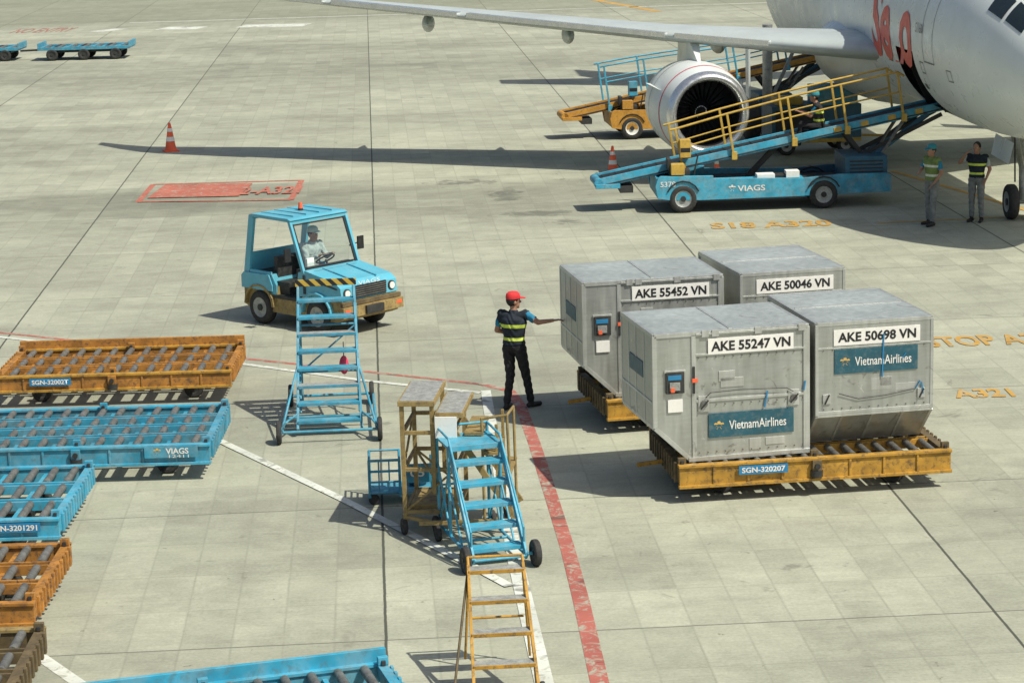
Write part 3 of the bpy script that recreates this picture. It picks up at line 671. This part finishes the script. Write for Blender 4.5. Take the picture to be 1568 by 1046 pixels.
# ---------------------------------------------------------------- stairs
def blue_stair():
    b=MB(); m=M_blue; n=9; w=.40
    y=lambda z:.15+z*.78
    for s in (-1,1):
        b.beam((s*w*1.12,y(.1),.10),(s*w,y(1.93),1.93),.035,.09,m)
        b.tube([(s*.42,1.75,.15),(s*.40,1.72,1.95)],.025,m)
        for z in (.5,.95,1.4): b.tube([(s*.42,1.74,z+.2),(s*.42,y(z),z)],.017,m)
        b.tube([(s*.66,-.1,.18),(s*.43,y(.9),.9)],.018,m)
        b.tube([(s*.66,-.12,.16),(s*.62,2.1,.16)],.024,m)
        b.wheel((s*.70,-.12,.165),(1,0,0),.165,.07,M_hub); b.wheel((s*.60,2.15,.165),(1,0,0),.165,.07,M_hub)
        b.tube([(s*.70,-.12,.165),(s*.60,-.12,.30),(s*.45,y(.3),.3)],.016,m)
        b.tube([(s*.42,1.0,.16),(s*.42,1.74,.9)],.016,m)
    for k in range(1,n):
        z=k*.215; ww=w*(1.12-.12*z/1.93)
        b.box((-ww,y(z)-.09,z-.015),(ww,y(z)+.10,z+.012),m if k%3 else M_tread)
        b.box((-ww,y(z)-.095,z-.03),(ww,y(z)-.085,z+.014),m)
    b.box((-w,y(1.93)-.05,1.90),(w,1.76,1.93),m)
    b.box((-w-.04,y(1.93)-.08,1.90),(w+.04,y(1.93)-.06,2.0),M_haz)
    for yy in (-.12,.75,2.1): b.tube([(-.64,yy,.16),(.64,yy,.16)],.022,m)
    b.tube([(-.42,1.74,.6),(.42,1.74,.6)],.018,m); b.tube([(-.42,1.73,1.3),(.42,1.73,1.3)],.018,m)
    b.tube([(-.42,1.74,.6),(.42,1.73,1.3)],.014,m)
    b.ball((.22,1.3,.78),(.07,.05,.14),M_pink,10,8); b.tube([(.22,1.3,.9),(.22,1.4,1.1)],.008,M_black,5)
    return b.build('mobile_steps',(-2.58,31.28,0),.06,bevel=.004)
blue_stair()
def stair_lb():
    b=MB(); m=M_lblue; w=.31; rise=.205; run=.205
    for s in (-1,1):
        b.beam((s*w,0,.10),(s*w,1.02,1.2),.03,.09,m)
        b.tube([(s*w,1.05,.1),(s*w,1.05,1.2)],.02,m); b.tube([(s*w,1.6,.1),(s*w,1.6,1.3)],.02,m)
        b.tube([(s*w,.0,.12),(s*w,1.6,.12)],.02,m)
        b.tube([(s*w,.10,.42),(s*w,1.02,1.30),(s*w,1.6,1.32)],.015,m)
        b.tube([(s*w,.10,.2),(s*w,.10,.42)],.015,m)
        b.tube([(s*w,.5,.12),(s*w,1.05,.75)],.014,m); b.tube([(s*w,1.05,.12),(s*w,1.6,.9)],.014,m)
        b.tube([(s*w,1.6,.12),(s*w,1.05,.9)],.014,m)
        b.wheel((s*(w+.10),-.02,.15),(1,0,0),.155,.085,M_dark); b.wheel((s*(w+.04),1.62,.11),(1,0,0),.11,.06,M_dark)
        b.cyl((s*w,-.02,.15),(s*(w+.1),-.02,.15),.02,m)
    for k in range(1,6):
        z=k*rise; y=.05+(k-.5)*run*.92
        b.box((-w,y-.02,z-.02),(w,y+.17,z+.012),m); b.box((-w,y-.03,z-.035),(w,y-.018,z+.016),m)
    b.box((-w-.02,1.0,1.18),(w+.02,1.62,1.21),m); b.box((-w-.025,.99,1.15),(w+.025,1.0,1.215),m)
    b.tube([(-w,1.6,1.32),(w,1.6,1.32)],.016,m)
    for yy in (.0,.8,1.6): b.tube([(-w,yy,.12),(w,yy,.12)],.018,m)
    b.tube([(-w,1.6,.6),(w,1.6,.6)],.014,m)
    return b.build('mobile_steps',(-.20,25.08,0),.27,bevel=.004)
stair_lb()
def stand_y():
    b=MB(); m=M_tan
    X0,X1,Y0,Y1=0,.62,0,1.0
    for x,y,z in ((X0,Y0,1.62),(X0,Y1,1.62),(X1,Y0,1.50),(X1,Y1,1.50),(.36,Y0,1.62),(.36,Y1,1.62)):
        b.beam((x,y,.14 if x!=.36 else .5),(x,y,z),.05,.05,m)
    b.box((-.04,-.05,1.58),(.40,Y1+.05,1.64),m); b.box((-.02,-.03,1.641),(.38,Y1+.03,1.647),M_tread)
    b.box((.40,-.05,1.44),(.74,Y1+.05,1.50),m); b.box((.42,-.03,1.501),(.72,Y1+.03,1.507),M_tread)
    b.box((.74,-.03,1.22),(.95,Y1*.8,1.26),m); b.box((.95,-.03,.98),(1.14,Y1*.8,1.02),m); b.box((1.1,-.03,.72),(1.28,Y1*.8,.75),m)
    for y in (Y0,Y1*.75): b.beam((.5,y,1.45),(1.32,y,.2),.04,.07,m); b.beam((1.12,y,.12),(1.12,y,1.35),.035,.035,m)
    for z in (.28,.8,1.25):
        b.beam((X0,Y0,z),(X1,Y0,z),.04,.045,m); b.beam((X0,Y1,z),(X1,Y1,z),.04,.045,m); b.beam((X0,Y0,z),(X0,Y1,z),.04,.045,m); b.beam((X1,Y0,z),(X1,Y1,z),.04,.045,m)
    b.beam((X0,Y0,.28),(X1,Y0,.8),.025,.025,m); b.beam((X1,Y0,.28),(X0,Y1,.8),.025,.025,m); b.beam((X0,Y0,.8),(X0,Y1,1.3),.025,.025,m); b.beam((X0,Y1,.8),(X1,Y1,.28),.025,.025,m)
    b.box((.40,-.075,1.20),(.66,-.06,1.46),M_paper)
    b.box((.05,.1,.28),(.55,.8,.34),m)
    for x,y in ((-.02,0),(X1-.2,-.28),(X0,Y1),(1.15,Y1*.7)):
        b.wheel((x,y,.10),(.9,.4,0),.10,.055,M_dark); b.beam((x,y,.12),(x,max(y,0),.24),.03,.03,M_dark)
    b.beam((.2,-.28,.22),(1.1,-.2,.22),.05,.05,m); b.beam((0,0,.22),(.4,-.28,.22),.04,.04,m)
    b.tube([(.95,.0,.2),(.95,.0,1.42),(1.25,.0,1.46),(1.28,.0,.2)],.018,m); b.tube([(1.28,.6,.2),(1.27,.6,1.42),(1.25,.0,1.46)],.018,m)
    return b.build('wheeled_maintenance_stand',(-1.33,26.55,0),-.10,bevel=.004)
stand_y()
def ladder_y():
    b=MB(); m=M_yel; w=.27
    def P(s,t): return (s*(w*(1.16-.16*t)),1.35*t,.02+1.05*t)
    for s in (-1,1):
        b.beam(P(s,-.1),P(s,1.0),.03,.06,m); b.tube([P(s,.95),(s*w,1.42,1.14)],.016,m)
        b.tube([(s*w*.98,1.35,1.05),(s*w*1.2,1.45,.08)],.014,m)
        b.wheel((s*(w+.09),.42,.09),(1,0,0),.09,.05,M_dark)
    for t in (.12,.33,.54,.76,.97):
        x,y,z=P(1,t)
        b.box((-x,y-.06,z-.012),(x,y+.10,z+.012),M_tread); b.box((-x,y-.066,z-.025),(x,y-.058,z+.014),m)
    b.tube([(-w,1.42,1.14),(w,1.42,1.14)],.015,m); b.tube([(-w,1.45,.5),(w,1.45,.5)],.014,m)
    b.tube([P(-1,1.0),(-.50,.35,.08)],.014,M_brn); b.wheel((-.5,.35,.08),(1,0,0),.08,.04,M_dark)
    b.tube([P(1,.5),(.30,.35,.08)],.012,M_brn)
    return b.build('step_ladder',(-.13,20.45,0),.07,bevel=.003)
ladder_y()
def cart():
    b=MB(); m=M_blue
    for x in (0,.38,.78):
        for y in (0,.5): b.tube([(x,y,.1),(x,y,.58 if x<.5 else .5)],.018,m)
    for z in (.16,.3,.44,.58):
        for y in (0,.5): b.tube([(0,y,z),(.38,y,z)],.014,m)
        b.tube([(0,0,z),(0,.5,z)],.014,m); b.tube([(.38,0,z),(.38,.5,z)],.014,m)
    for x in (.12,.25): b.tube([(x,0,.16),(x,0,.58)],.01,m)
    b.box((0,0,.14),(.78,.5,.17),m)
    b.box((.46,-.02,.28),(.80,.0,.52),m); b.ball((.6,.3,.25),(.15,.14,.1),M_dblue,10,8)
    for x in (.05,.73):
        for y in (.03,.47): b.wheel((x,y,.07),(0,1,0),.07,.04,M_dark)
    ob=b.build('tool_cart',(-1.83,27.85,0),.05,bevel=.003)
    text('05',.18,M_white,front(.60,-.024,.41),ob,height=.11,bold=.02)
cart()

# ---------------------------------------------------------------- belt loaders
def loader(name,loc,yaw,body,belt,railm,lab=None,hub=None):
    b=MB()
    sh=[(.05,.34),(0,.62),(.06,.80),(.12,.84),(1.3,.82),(1.3,.76),(3.35,.70),(3.35,.30),(1.05,.28),(.3,.30)]
    b.prism(sh,1,0,.10,body); b.prism(sh,1,1.75,1.85,body)
    b.box((.06,.1,.36),(3.35,1.75,.62),M_dark); b.box((1.3,.1,.66),(3.35,.55,.70),body); b.box((0.04,.1,.36),(.10,1.75,.78),body)
    sh=[(3.35,.30),(3.35,.70),(4.15,.76),(5.2,.76),(5.3,.7),(5.3,.34)]
    b.prism(sh,1,.02,.12,M_blue if lab else M_dblue); b.prism(sh,1,1.73,1.83,M_dblue)
    b.box((3.35,.12,.36),(5.25,1.73,.6),M_dark); b.box((4.3,.2,.6),(5.25,1.6,1.12),M_dblue)
    for i in range(5): b.box((4.4,.19,.68+i*.08),(5.15,.205,.71+i*.08),M_dark)
    for x in (.62,3.78):
        for y in (.08,1.77):
            b.wheel((x,y,.32),(0,1,0),.32,.20,hub)
            for i in range(8):
                a0,a1=math.pi*i/8,math.pi*(i+1)/8
                b.beam((x+math.cos(a0)*.38,y,.34+math.sin(a0)*.38),(x+math.cos(a1)*.38,y,.34+math.sin(a1)*.38),.22,.03,M_black)
    b.box((.35,.15,.80),(.8,.6,.95),M_seat); b.box((.3,.15,.95),(.38,.6,1.2),M_seat)
    b.box((.36,.0,.86),(.66,.28,1.10),M_byel if lab else body); b.tube([(.9,.35,.8),(1.0,.35,1.25)],.02,M_dark)
    b.box((2.3,.12,.705),(2.7,.45,.80),M_paper); b.box((2.6,.15,.71),(3.0,.5,.78),M_dark); b.box((2.95,.1,.71),(3.25,.4,.86),M_paper)
    A=Vector((-1.25,.95,.66)); B=Vector((6.85,1.35,2.16))
    d=(B-A)
    side=Vector((-d.y,d.x,0)).normalized(); dn=d.normalized()
    for s in (-1,1):
        o=side*s*.42
        b.beam(A+o,B+o,.06,.20,belt if lab is None else body)
        b.beam(A+o*1.08+Vector((0,0,-.06)),B+o*1.08+Vector((0,0,-.06)),.02,.03,M_dark)
    b.beam(A+Vector((0,0,.02)),B+Vector((0,0,.02)),.78,.06,M_black)
    nseg=26
    for i in range(nseg):
        q=A+d*(i+.5)/nseg
        if lab and i>16 and i%2: b.beam(q-side*.455-dn*.09,q-side*.455+dn*.09,.012,.13,M_byel)
        b.beam(q-side*.36+Vector((0,0,.06)),q+side*.36+Vector((0,0,.06)),.02,.012,M_dark)
    b.cyl(A-side*.45,A+side*.45,.10,belt); b.cyl(B-side*.45,B+side*.45,.10,body)
    b.box((A.x-.05,A.y-.5,.54),(A.x+.5,A.y+.5,.64),body); b.box((A.x+.5,A.y-.4,.42),(A.x+.8,A.y+.4,.58),M_dark)
    for s in (-.35,.35):
        y=1.15+s
        b.beam((4.4,y,.6),(6.3,y+.1,1.95),.07,.12,M_dblue); b.beam((5.2,y,.55),(4.4,y,1.6),.06,.10,M_dark); b.cyl((4.9,y,.6),(5.7,y,1.8),.04,M_steel)
        b.beam((.1,y,.6),(.6,y,.95),.06,.1,M_dark)
        b.beam((4.6,y,1.0),(6.6,y,1.95),.05,.09,M_dark)
    b.beam((2.2,1.15,.6),(2.9,1.2,1.3),.1,.12,M_dark)
    ts=(.235,.38,.55,.70,.86) if lab else (.16,.30,.46,.62,.8); hs=(.82,.90,.96,.98,.98) if lab else (1.15,1.1,1.0,.9,.9)
    for s in (-1,1):
        o=side*s*.50; top=[]
        for t,hh in zip(ts,hs):
            q=A+d*t+o
            b.beam(q+Vector((0,0,-.12)),q+Vector((-.16,0,hh)),.05,.05,railm); top.append(q+Vector((-.16,0,hh)))
            b.box(tuple(q+Vector((-.06,-.05,-.14))),tuple(q+Vector((.06,.05,.04))),railm)
        b.tube([top[0]+Vector((-.12,0,-.02))]+top+[top[-1]+Vector((.15,0,-.1))],.026,railm)
        b.tube([q+Vector((.06,0,-.45)) for q in top],.02,railm)
    b.box((.60,.35,1.2),(.84,.62,1.6),railm); b.box((.61,.345,1.32),(.83,.625,1.42),M_black)
    ob=b.build(name,(loc[0],loc[1],0),yaw,bevel=.008)
    if lab:
        text('VIAGS',.62,M_white,front(2.15,-.008,.52),ob,height=.13,bold=.02); text('*',.16,M_white,front(1.72,-.008,.52),ob,bold=.05)
        text('5378',.34,M_white,front(.28,-.008,.66),ob,height=.12,bold=.01)
    return ob
loader('belt_loader',(3.30,51.1),.03,M_lblue,M_blue,M_byel,lab=True)
loader('belt_loader',(2.95,65.0),.08,M_ora2,M_ora2,M_lblue,hub=M_white)
person('airport_worker',dict(sit),(7.15,52.4),1.4,dict(shirt=M_tshirt,pants=M_trou),M_vest3,M_tealcap,vox=.014,z0=1.72)

# ---------------------------------------------------------------- aircraft
air=bpy.data.objects.new('airliner',None); scene.collection.objects.link(air)
be=R(2.8); back=Vector((-math.sin(be),math.cos(be),0)); right=Vector((-math.cos(be),-math.sin(be),0)); NG=Vector((11.05,49.0,0)); nose=NG-back*5.07
FR=[(0,.06,3.15),(.12,.32,3.17),(.4,.62,3.22),(.9,.98,3.34),(1.5,1.26,3.48),(2.2,1.5,3.6),(3.0,1.70,3.70),(4.,1.86,3.77),(5.2,1.95,3.81),(6.4,1.975,3.82)]
def fr(s):
    if s<=6.4:
        for a,c in zip(FR[:-1],FR[1:]):
            if a[0]<=s<=c[0]:
                t=(s-a[0])/(c[0]-a[0]); return a[1]+(c[1]-a[1])*t, a[2]+(c[2]-a[2])*t
    if s<26: return 1.975,3.82
    t=(s-26)/13; return 1.975*(1-t)**.8*1.0+.12, 3.82+1.3*t*t
def fp(s,an,off=0.):
    r_,zc=fr(s); return nose+back*s+right*((r_+off)*math.cos(an))+Vector((0,0,zc+(r_*1.045+off)*math.sin(an)))
SS=[x[0] for x in FR]+[7.2,8.05,8.9,9.85,11,12.5,14,16,18,20,23,26,28,30,32,34,36,38,38.9]
NA=72; D0,D1=7.2,8.9
b=MB(); vs=[];fs=[]
for s in SS:
    for i in range(NA): vs.append(fp(s,2*math.pi*i/NA))
for k in range(len(SS)-1):
    for i in range(NA):
        j=(i+1)%NA; an=360*(i+.5)/NA
        if D0<(SS[k]+SS[k+1])/2<D1 and 302<an<352: continue
        fs.append((k*NA+i,k*NA+j,(k+1)*NA+j,(k+1)*NA+i))
b.add(vs,fs,M_fus,True)
b.build('fuselage',parent=air)
b=MB()
def q3(s,l_,z): v=nose+back*s+right*l_; return (v.x,v.y,z)
def quad(a,b_,c,d,m): b.add([a,b_,c,d],[(0,1,2,3)],m)
quad(q3(D0,1.2,2.15),q3(D1,1.2,2.15),q3(D1,-1.2,2.15),q3(D0,-1.2,2.15),M_dark)
quad(q3(D0,-1.0,2.1),q3(D1,-1.0,2.1),q3(D1,-1.0,3.6),q3(D0,-1.0,3.6),M_inner)
quad(q3(D0,1.9,3.6),q3(D1,1.9,3.6),q3(D1,-1.2,3.6),q3(D0,-1.2,3.6),M_inner)
quad(q3(D0,1.2,2.1),q3(D0,-1.2,2.1),q3(D0,-1.2,3.6),q3(D0,1.9,3.6),M_inner)
quad(q3(D1,1.2,2.1),q3(D1,-1.2,2.1),q3(D1,-1.2,3.6),q3(D1,1.9,3.6),M_inner)
b.build('cargo_hold',parent=air)
def patch(s0,s1,a0,a1,off,m,name,n=6,sk=0.):
    b=MB(); rows=[]
    for i in range(n+1):
        an=R(a0+(a1-a0)*i/n); rows.append([fp(s0+(s1-s0)*j/4+sk*i/n,an,off) for j in range(5)])
    b.loft(rows,m,caps=False,closed=False); return b.build(name,parent=air)
for s0,s1,a0,a1 in ((1.55,2.15,34,52),(2.25,2.85,33,50),(1.05,1.48,38,60)): patch(s0,s1,a0,a1,.012,M_glass,'cockpit_window')
for i in range(34):
    s=7.6+i*.533
    patch(s,s+.24,24,32,.012,M_glass,'cabin_window',3)
for s_ in (5.3,6.15): patch(s_,s_+.025,-14,40,.008,M_steel,'door_seam')
for a0 in (-14,40): patch(5.3,6.17,a0,a0+.8,.008,M_steel,'door_seam',2)
patch(6.75,7.0,-34,-30,.008,M_steel,'access_panel',2)
for a,c in ((6.3,6.6),(9.6,10.0),(4.2,4.5)):
    for e in (0,1): patch(a,c,-22+e*7,-21.4+e*7,.008,M_steel,'access_panel',2); patch(a if e else c,(a if e else c)+.02,-22,-14.4,.008,M_steel,'access_panel',2)
for s_ in (10.4,12.3): patch(s_,s_+.012,-80,60,.006,M_steel,'skin_seam',12)
for s_ in (6.3,): patch(s_,s_+.010,-85,-20,.006,M_steel,'skin_seam',12)
text('Sello',4.2,M_redp,None,air,name='red_script_lettering',height=1.8,bold=.03,map_=lambda q: fp(9.3-q.x,R(4)+q.y/2.,.015))
text('S1160',.6,M_dark,None,air,name='registration_lettering',height=.2,map_=lambda q: fp(6.4-q.x,R(6)+q.y/2.,.03))
# belly fairing
b=MB(); rows=[]
for i in range(15):
    t=i/14; s=11.+9.5*t; k=math.sin(math.pi*min(1,max(.02,t)))**.5
    c=nose+back*s; rows.append([(c.x+right.x*2.45*k*math.cos(a)*1.0,c.y+right.y*2.45*k*math.cos(a),2.75+1.35*k*math.sin(a)) for a in [2*math.pi*j/28 for j in range(28)]])
b.loft(rows,M_fus); b.build('belly_fairing',parent=air)
# wing
def foil(x,yle,c,z,th):
    up=[(0,0),(.02,.35),(.08,.62),(.2,.88),(.35,1.),(.55,.86),(.75,.52),(.9,.2),(1,.02)]
    lo=[(.9,-.08),(.7,-.25),(.5,-.5),(.3,-.62),(.12,-.5),(.03,-.28)]
    return [(x,yle+c*u,z+c*th*v*.55-u*c*.03) for u,v in up+lo]
b=MB()
LE=[(10.8,54.0,8.0,2.95,.13),(9.0,54.9,6.6,3.12,.125),(6.6,56.1,5.3,3.27,.12),(4.17,57.3,4.05,3.45,.12),(-1.,59.9,3.0,3.92,.115),(-4.6,61.7,2.3,4.25,.11),(-7.2,63.0,1.6,4.5,.10),(-7.7,63.4,1.3,4.68,.10),(-8.05,64.0,1.0,5.4,.1),(-8.35,64.8,.6,6.3,.1)]
b.loft([foil(*q) for q in LE],M_wing)
for a,c in ((2,3),(3,4),(4,5),(5,6)):
    A_,C_=LE[a],LE[c]
    p1=Vector((A_[0]-.12,A_[1]+.14,A_[3]+.05));p2=Vector((C_[0]+.12,C_[1]+.11,C_[3]+.035))
    b.beam(p1,p2,.30,.12,M_lip)
ob=b.build('wing',parent=air)
b=MB()
for x,yt,z in ((1.7,62.0,3.68),(-2.0,63.2,4.0),(5.6,61.6,3.35)):
    rows=[]
    for i in range(11):
        t=i/10; k=max(.03,math.sin(math.pi*t**.8))**.7; c=Vector((x,yt-2.2+3.0*t,z-.34-.10*t))
        rows.append([(c.x+.17*k*math.cos(a),c.y,c.z+.24*k*math.sin(a)) for a in [2*math.pi*j/14 for j in range(14)]])
    b.loft(rows,M_wing)
b.build('flap_track_fairings',parent=air)
# engine
ec=Vector((4.93,55.5,1.70)); eb=Vector((-math.sin(R(9)),math.cos(R(9)),.03))
b=MB()
b.lathe(ec,eb,[(.25,.80),(.10,.805),(.02,.86),(0,.90),(.02,.945),(.10,.99),(.22,1.03)],M_lip,56,False)
b.lathe(ec,eb,[(.22,1.03),(.6,1.10),(1.2,1.15),(1.9,1.13),(2.6,1.03),(3.2,.88),(3.2,.84),(2.6,.8)],M_fus,56,False)
b.lathe(ec,eb,[(.25,.80),(.6,.83),(1.0,.86)],M_inner,56,False)
b.lathe(ec,eb,[(1.12,.87),(1.12,.0)],M_black,40,False)
b.lathe(ec,eb,[(.60,.0),(.64,.05),(.78,.14),(.95,.23),(1.02,.26)],M_inner,28,False)
b.lathe(ec,eb,[(2.2,.62),(3.2,.58),(3.9,.42),(4.2,.38),(4.2,.3),(4.8,.05)],M_steel,32,False)
d=eb.normalized(); u=d.cross(Vector((0,0,1))).normalized(); v_=u.cross(d)
for i in range(26):
    a=2*math.pi*i/26
    def bp(r_,da,t): return ec+d*t+(u*math.cos(a+da)+v_*math.sin(a+da))*r_
    b.add([bp(.24,-.06,.92),bp(.84,.02,.90),bp(.85,.17,1.04),bp(.24,.10,1.08)],[(0,1,2,3)],M_fan)
for i in range(14):
    a=i*.32; r_=.05+i*.010; t=.64+i*.018
    b.ball(ec+d*t+(u*math.cos(a)+v_*math.sin(a))*(r_+.01),(.018,.018,.018),M_white,6,4)
b.lathe(ec,d,[(.66,1.112),(.71,1.118)],M_pink,56,False); b.lathe(ec,d,[(1.7,1.142),(1.72,1.142)],M_steel,56,False)
P0=ec+d*1.0
b.loft([[(P0.x-.04,P0.y,2.78),(P0.x+.04,P0.y,2.78),(P0.x+.03,P0.y+.1,2.86),(P0.x-.03,P0.y+.1,2.86)],
   [(P0.x-.28,P0.y+1.3,2.6),(P0.x+.12,P0.y+1.3,2.6),(P0.x+.08,P0.y+1.2,3.42),(P0.x-.2,P0.y+1.2,3.42)],
   [(P0.x-.38,P0.y+2.4,2.5),(P0.x+.0,P0.y+2.4,2.5),(P0.x+.0,P0.y+2.4,3.5),(P0.x-.33,P0.y+2.4,3.5)]],M_fus,smooth=False)
st=ec+d*.9
b.add([st+u*1.0+v_*.52,st+u*1.28+v_*.66+d*.5,st+u*1.0+v_*.55+d*1.2],[(0,1,2)],M_fus)
b.add([st-u*1.0+v_*.52,st-u*1.28+v_*.66+d*.5,st-u*1.0+v_*.55+d*1.2],[(0,1,2)],M_fus)
b.build('engine',parent=air)
# landing gear
b=MB()
b.cyl(NG+Vector((0,0,.4)),NG+Vector((0,.1,2.0)),.09,M_hub); b.beam(NG+Vector((0,0,.9)),NG+Vector((-.1,1.1,2.0)),.06,.06,M_hub)
b.beam(NG+Vector((-.02,-.1,1.1)),NG+Vector((-.25,-.5,1.9)),.04,.04,M_hub); b.beam(NG+Vector((-.18,0,.8)),NG+Vector((-.18,.1,1.9)),.03,.03,M_dark)
for s in (-1,1):
    b.wheel(NG+right*(s*.26)+Vector((0,0,.38)),right,.38,.22)
    b.add([NG+right*(s*.42)+Vector((0,-.9,1.75)),NG+right*(s*.42)+Vector((0,.9,1.75)),NG+right*(s*.52)+Vector((0,.9,1.3)),NG+right*(s*.52)+Vector((0,-.9,1.3))],[(0,1,2,3)],M_fus)
b.cyl(NG-right*.3+Vector((0,0,.38)),NG+right*.3+Vector((0,0,.38)),.06,M_hub)
for s in (1,-1):
    G=Vector((7.3,64.2,0)) if s==1 else Vector((14.8,65.0,0))
    b.cyl(G+Vector((0,0,.58)),G+Vector((0,-.1,3.2)),.14,M_hub); b.beam(G+Vector((0,0,.9)),G+Vector((.9*s,0,2.8)),.09,.09,M_hub)
    for o in (-.45,.45): b.wheel(G+Vector((o,0,.57)),(1,.1,0),.57,.40)
    b.box(G+Vector((-.55,-.3,1.2)),G+Vector((-.5,.5,2.9)),M_fus)
b.build('landing_gear',parent=air)
b=MB()
def mir(P_):
    P_=Vector(P_); o=P_-nose; l_=o.dot(right); return P_-right*2*l_
b.loft([[tuple(mir(q)) for q in foil(*k)] for k in LE],M_wing)
ec2=mir(ec)
b.lathe(ec2,back,[(.25,.80),(0,.90),(.22,1.03),(1.2,1.15),(2.6,1.03),(3.2,.86)],M_fus,32,True)
def tp(s,z,l_=0): v=nose+back*s+right*l_; return (v.x,v.y,z)
b.loft([[tp(31,5.6,.12),tp(31,5.6,-.12),tp(37.5,5.6,-.12),tp(37.5,5.6,.12)],[tp(36,11.7,.06),tp(36,11.7,-.06),tp(38.6,11.7,-.06),tp(38.6,11.7,.06)]],M_redp,smooth=False)
for s in (-1,1): b.loft([[tp(33.5,5.2,0),tp(37.3,5.2,0),tp(37.3,5.35,0),tp(33.5,5.35,0)],[tp(36.6,5.9,6.2*s),tp(38.1,5.9,6.2*s),tp(38.1,6.,6.2*s),tp(36.6,6.,6.2*s)]],M_fus,smooth=False)
b.build('far_wing_and_tail',parent=air)
# ground support unit behind the engine
b=MB(); b.box((0,0,.35),(2.4,1.3,1.3),M_dblue); b.box((.1,-.01,.5),(1.1,.0,1.2),M_dark); b.box((1.25,.0,1.3),(2.3,1.3,1.75),M_blue); b.box((.0,-.02,.32),(2.4,1.32,.42),M_byel)
for x in (.4,2.0):
    for y in (.1,1.2): b.wheel((x,y,.25),(0,1,0),.25,.16)
b.beam((2.4,.65,.4),(3.4,.65,.35),.08,.06,M_byel); b.box((.2,.3,1.3),(.9,1.0,1.5),M_byel)
b.build('ground_power_unit',(7.0,60.5,0),.1,bevel=.02)
